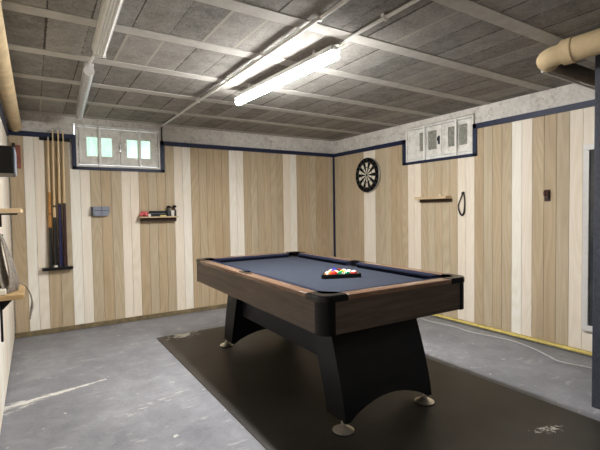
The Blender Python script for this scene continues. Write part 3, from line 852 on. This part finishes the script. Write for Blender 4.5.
ws = thing('wall_shelf', 'short wooden shelf holding small items right of the daylit window', 'shelf', (-2.52, 0, 1.15))
bm = bmesh.new(); box(bm, (-.215, -.12, -.006), (.205, -.001, .008), bev=.002); link('board', bm, M['wood_pale'], ws)
bm = bmesh.new(); box(bm, (-.185, -.055, -.050), (.20, -.001, -.0062), bev=.003); link('bracket_rail', bm, M['wood_dark'], ws)
ZS = 1.1585
c = thing('case', 'black oblong case lying on the back wall shelf', 'case', (-2.53, -.055, ZS))
bm = bmesh.new(); box(bm, (-.09, -.03, .0), (.09, .03, .030), bev=.004); link('body', bm, M['black'], c)
bm = bmesh.new(); box(bm, (-.09, -.03, .0315), (.09, .03, .062), bev=.004); link('lid', bm, M['black'], c)
bm = bmesh.new(); box(bm, (-.088, -.0315, .0295), (.088, -.028, .0325)); link('seam', bm, M['greyblue'], c)
bm = bmesh.new()
for i in range(11):
    a = 2 * PI * i / 11; rr = .022 + .006 * math.sin(i * 2.3)
    bmesh.ops.create_icosphere(bm, subdivisions=2, radius=.019, matrix=Matrix.Translation((rr * 1.4 * math.cos(a), rr * .8 * math.sin(a), .020 + .012 * (i % 3))))
for v in bm.verts: v.co.z = max(v.co.z, .0)
tag(link('cloth', bm, M['pink'], None, True, (-2.675, -.055, ZS)), 'crumpled pink-red cloth at the left end of the shelf', 'cloth')
bm = bmesh.new(); box(bm, (0, 0, 0), (.025, .02, .03), bev=.003)
tag(link('chalk_cube', bm, M['ivory'], None, False, (-2.642, -.108, ZS)), 'small white block beside the pink cloth on the shelf', 'chalk')
bm = bmesh.new(); box(bm, (-.042, -.012, 0), (.042, .012, .012), bev=.003)
tag(link('eraser', bm, M['black_soft'], None, False, (-2.575, -.103, ZS)), 'flat black block in front of the black case on the shelf', 'block')
bm = bmesh.new(); box(bm, (-.035, -.009, 0), (.035, .009, .014), bev=.002)
tag(link('notepad', bm, M['yellow'], None, False, (-2.482, -.105, ZS)), 'small yellow pad in front of the black case on the shelf', 'pad')
def stand(x, h, m, label):
    root = thing('bottle', label, 'bottle', (x, -.06, ZS))
    bm = bmesh.new(); lathe(bm, [(.02, 0), (.023, .006), (.023, h * .5), (.012, h * .68), (.010, h * .78)], 18); link('body', bm, M[m], root, True)
    bm = bmesh.new(); lathe(bm, [(.010, h * .76), (.021, h * .80), (.025, h * .9), (.020, h * .98), (.004, h)], 18); link('stopper', bm, M['black'], root, True)
stand(-2.408, .12, 'greydark', 'dark round-topped bottle next to the black case on the shelf')
stand(-2.345, .125, 'wood_dark', 'dark round-topped bottle at the right end of the shelf')
bm = bmesh.new(); lathe(bm, [(.016, 0), (.018, .01), (.020, .055), (.017, .066), (.004, .068)], 16)
tag(link('cup', bm, M['ivory'], None, True, (-2.376, -.098, ZS)), 'small white pot between the two dark bottles on the shelf', 'pot')

# ------------------------------------------------------------------ right wall things
db = thing('dartboard', 'round black and cream dartboard on the right wall', 'dartboard', (0, -.755, 1.648))
XW = Matrix.Rotation(-PI / 2, 4, 'Y')      # local z -> -x
bm = bmesh.new(); lathe(bm, [(.222, .001), (.2255, .006), (.2255, .034), (.222, .038)], 64, xf=XW); link('body', bm, M['steel'], db, True)
bm = bmesh.new()
radii = [.016, .095, .105, .158, .168]
def P3(rr, a, h): return XW @ Vector((rr * math.cos(a), rr * math.sin(a), h))
for s in range(20):
    a0 = (s - .5) * PI / 10; a1 = (s + .5) * PI / 10
    for ri in range(4):
        q = [P3(radii[ri], a0, .0398), P3(radii[ri + 1], a0, .0398), P3(radii[ri + 1], (a0 + a1) / 2, .0398), P3(radii[ri + 1], a1, .0398), P3(radii[ri], a1, .0398)]
        f = bm.faces.new([bm.verts.new(v) for v in q])
        if ri in (0, 2): f.material_index = 0 if s % 2 else 1
        else: f.material_index = 2 if s % 2 else 3
bmesh.ops.remove_doubles(bm, verts=bm.verts[:], dist=1e-5)
r_ = bmesh.ops.extrude_face_region(bm, geom=bm.faces[:])
for v in r_['geom']:
    if isinstance(v, bmesh.types.BMVert): v.co.x += .003
bmesh.ops.recalc_face_normals(bm, faces=bm.faces[:])
link('playing_face', bm, [M['board_black'], M['cream'], M['dgreen'], M['dred']], db)
bm = bmesh.new(); lathe(bm, [(.169, .0395), (.222, .0395), (.222, .0375), (.169, .0375)], 64, xf=XW, caps=False)
link('number_band', bm, M['board_black'], db)
bm = bmesh.new(); lathe(bm, [(.0158, .038), (.0158, .0402), (.007, .0406)], 20, xf=XW); link('outer_bull', bm, M['dgreen'], db)
bm = bmesh.new(); lathe(bm, [(.0068, .040), (.0066, .0415)], 16, xf=XW); link('bull', bm, M['dred'], db)
nums = [20, 1, 18, 4, 13, 6, 10, 15, 2, 17, 3, 19, 7, 16, 8, 11, 14, 9, 12, 5]
for i, nmb in enumerate(nums):
    cu = bpy.data.curves.new('numeral', 'FONT'); cu.body = str(nmb); cu.size = .036; cu.align_x = 'CENTER'; cu.align_y = 'CENTER'; cu.extrude = .0006
    to = bpy.data.objects.new('numeral', cu); COL.objects.link(to)
    dg = bpy.context.evaluated_depsgraph_get(); me = bpy.data.meshes.new_from_object(to.evaluated_get(dg))
    ang = -i * PI / 10
    # text plane: text x -> -y world (seen from -x looking +x, right is -y), text y -> z
    base = Matrix(((0, 0, -1, 0), (-1, 0, 0, 0), (0, 1, 0, 0), (0, 0, 0, 1)))
    th = ang
    T = Matrix.Translation((-.0405, 0, 0)) @ base @ Matrix.Rotation(th, 4, 'Z') @ Matrix.Translation((0, .195, 0))
    me.transform(T)
    bpy.data.objects.remove(to); bpy.data.curves.remove(cu)
    me.materials.clear(); me.materials.append(M['greydark'])
    no = bpy.data.objects.new('numeral', me); COL.objects.link(no); no.parent = db

ws = thing('wall_shelf', 'short pale wooden shelf under the grey glazed window', 'shelf', (0, -1.80, 1.30))
bm = bmesh.new(); box(bm, (-.10, -.235, .004), (-.001, .19, .032), bev=.002); link('board', bm, M['wood_pale'], ws)
bm = bmesh.new(); box(bm, (-.028, -.245, -.028), (-.001, .175, .0038), bev=.003); link('bracket_rail', bm, M['wood_dark'], ws)
for y, hh in ((-.12, .02), (.08, .012)):
    pass
bm = bmesh.new(); lathe(bm, [(.008, 0), (.009, .012), (.004, .03), (.001, .038)], 10)
tag(link('chalk', bm, M['wood_pale'], None, True, (-.05, -1.68, 1.3325)), 'small pale peg standing on the left of the right wall shelf', 'peg')
bm = bmesh.new(); box(bm, (-.012, -.012, 0), (.012, .012, .018), bev=.003)
tag(link('chalk', bm, M['cream'], None, False, (-.05, -1.93, 1.3325)), 'small pale cube on the right of the right wall shelf', 'cube')

lp = thing('strap_loop', 'dark cord loop hanging on a peg right of the shelf', 'loop', (0, -2.185, 1.355))
bm = bmesh.new(); tube(bm, [(-.001, 0, .0), (-.03, 0, .003)], .006, 10); lathe(bm, [(.010, .03), (.010, .034)], 12, xf=XW); link('peg', bm, M['leather'], lp, True)
bm = bmesh.new()
pl = [(-.014, 0.004, .006), (-.012, .035, -.06), (-.010, .062, -.118), (-.010, .058, -.165), (-.010, .036, -.215), (-.010, .012, -.222), (-.010, -.006, -.19), (-.011, -.012, -.10), (-.013, -.006, -.01)]
sp = smooth_path(pl, 6, True)
tube(bm, sp, [.006 + .005 * max(0, math.sin(PI * 2 * (i / len(sp)) - PI * .6)) for i in range(len(sp))], 8, closed=True)
link('loop', bm, M['leather'], lp, True)

bo = thing('bottle_opener', 'small dark bronze bottle opener fixed on the right wall boards', 'bottle opener', (0, -3.005, 1.25))
bm = bmesh.new(); box(bm, (-.008, -.024, 0), (-.001, .022, .1), bev=.006); link('back_plate', bm, M['opener'], bo)
bm = bmesh.new(); prism(bm, [(-.008, .04), (-.035, .05), (-.04, .075), (-.028, .095), (-.008, .09)], -.018, .016, axis='y'); link('catch', bm, M['opener'], bo)
bm = bmesh.new(); box(bm, (-.026, -.02, .02), (-.008, .006, .046), bev=.005); link('lip', bm, M['wood_dark'], bo)

fp = thing('framed_panel', 'tall white-framed dark glass panel on the right wall behind the pillar', 'panel', (0, -3.288, .21))
bm = bmesh.new()
rect_ring(bm, lambda u, d, z: (d, u, z), -.70, 0.0, 0.0, 1.48, .045, -.001, -.03, .004); link('frame', bm, M['pvc'], fp)
bm = bmesh.new(); box(bm, (-.014, -.66, .04), (-.002, -.04, 1.44)); link('glass', bm, M['mirror'], fp)

# ------------------------------------------------------------------ left wall things
sb = thing('speaker', 'black box speaker mounted high on the left wall', 'speaker', (-3.885, -2.80, 1.375))
bm = bmesh.new(); box(bm, (.0, 0, 0), (.11, .22, .112), bev=.003); link('cabinet', bm, M['black'], sb)
bm = bmesh.new(); box(bm, (.111, .005, .002), (.117, .215, .110), bev=.002); link('edge_strip', bm, M['greyblue'], sb)
rb = thing('wall_plaque', 'narrow reddish wooden plaque on the back wall near the left corner', 'plaque', (-3.817, 0, 1.65))
bm = bmesh.new(); box(bm, (-.02, -.035, 0), (.022, -.0005, .22), bev=.003); link('board', bm, M['redwood'], rb)
bm = bmesh.new(); box(bm, (-.045, -.03, .0), (-.021, -.0005, .24), bev=.003); link('back_strip', bm, M['leather'], rb)

s1 = thing('wall_shelf', 'upper pale wooden shelf on the left wall', 'shelf', (-3.9, -1.60, 1.215))
bm = bmesh.new(); box(bm, (0.001, -.45, .0), (.13, .14, .025), bev=.002); link('board', bm, M['wood_pale'], s1)
bm = bmesh.new(); box(bm, (.001, .06, -.09), (.012, .09, -.001), bev=.002); box(bm, (.001, .06, -.012), (.10, .09, -.001), bev=.002); link('bracket', bm, M['black'], s1)
s2 = thing('wall_shelf', 'lower pale wooden shelf on the left wall under the coiled cord', 'shelf', (-3.9, -2.10, .734))
bm = bmesh.new(); box(bm, (.001, 0, 0), (.13, .42, .027), bev=.002); link('board', bm, M['wood_mid'], s2)
bm = bmesh.new(); box(bm, (.001, .30, -.30), (.012, .34, .30), bev=.003); prism(bm, [(.012, -.001), (.012, -.11), (.11, -.001)], .31, .33, axis='y'); link('bracket', bm, M['black'], s2)

# coil of cord hung over the lower shelf
cc = thing('cord_coil', 'grey coiled cord hanging over the lower left shelf', 'cord', (-3.83, -2.02, .765))
bm = bmesh.new()
for i in range(9):
    loop = []
    for j in range(28):
        a = 2 * PI * j / 28
        up = .5 + .5 * math.cos(a)                     # 1 at the top of the hank
        hw = .030 * (1.0 - .55 * up)
        loop.append((-.045 * up + hw * math.sin(a) + (i - 4) * .0045 * (1.1 - up), .03 + (i - 4) * .012 * (1.15 - up), .008 + .325 * up - .006 * (i % 3)))
    tube(bm, loop, .0058, 7, closed=True)
link('loops', bm, M['cord'], cc, True)
bm = bmesh.new()
tl = [(.03, .03, .05), (.060, .05, .03), (.078, .08, -.005), (.092, .10, -.05), (.096, .11, -.10), (.088, .11, -.15), (.082, .11, -.19)]
tube(bm, smooth_path(tl, 5), [.004] * 17 + [.004, .0045, .005, .006, .007, .008, .008, .007, .006, .005, .0045, .004, .004, .003][:14], 8)
link('tail', bm, M['cord'], cc, True)
bm = bmesh.new(); tube(bm, [(-.070, .03, .322), (-.04, .03, .318), (-.03, .03, .328)], .005, 8); link('hook', bm, M['black'], cc, True)
bm = bmesh.new(); box(bm, (-.025, -.03, 0), (.02, .03, .03), bev=.004)
tag(link('carton', bm, M['ivory'], None, False, (-3.872, -2.05, .7625)), 'small white carton beside the coiled cord on the lower left shelf', 'carton')

# ------------------------------------------------------------------ camera
f, yaw, pitch, roll = 418.19, .567306, -.036066, -.014703
cy, sy, cp_, sp_ = math.cos(yaw), math.sin(yaw), math.cos(pitch), math.sin(pitch)
F = Vector((sy * cp_, cy * cp_, sp_)); Rr = Vector((cy, -sy, 0)); U = Rr.cross(F)
c_, s_ = math.cos(roll), math.sin(roll)
R2 = Rr * c_ + U * s_; U2 = -Rr * s_ + U * c_
cam = bpy.data.cameras.new('camera'); co = bpy.data.objects.new('camera', cam); COL.objects.link(co)
mw = Matrix.Identity(4)
for i in range(3): mw[i][0] = R2[i]; mw[i][1] = U2[i]; mw[i][2] = -F[i]
mw[0][3], mw[1][3], mw[2][3] = -3.71204, -4.88579, 1.20786
co.matrix_world = mw
cam.sensor_width = 36; cam.lens = f / 600 * 36; cam.clip_start = .02
scn.camera = co

# ------------------------------------------------------------------ sky outside and exposure
w = bpy.data.worlds.new('world'); scn.world = w; w.use_nodes = True
w.node_tree.nodes['Background'].inputs[0].default_value = (.6, .65, .7, 1); w.node_tree.nodes['Background'].inputs[1].default_value = .3

vs = scn.view_settings
scn.display_settings.display_device = 'sRGB'
vs.view_transform = 'Standard'; vs.look = 'None'; vs.gamma = 1.0; vs.use_curve_mapping = False
vs.exposure = 3.45
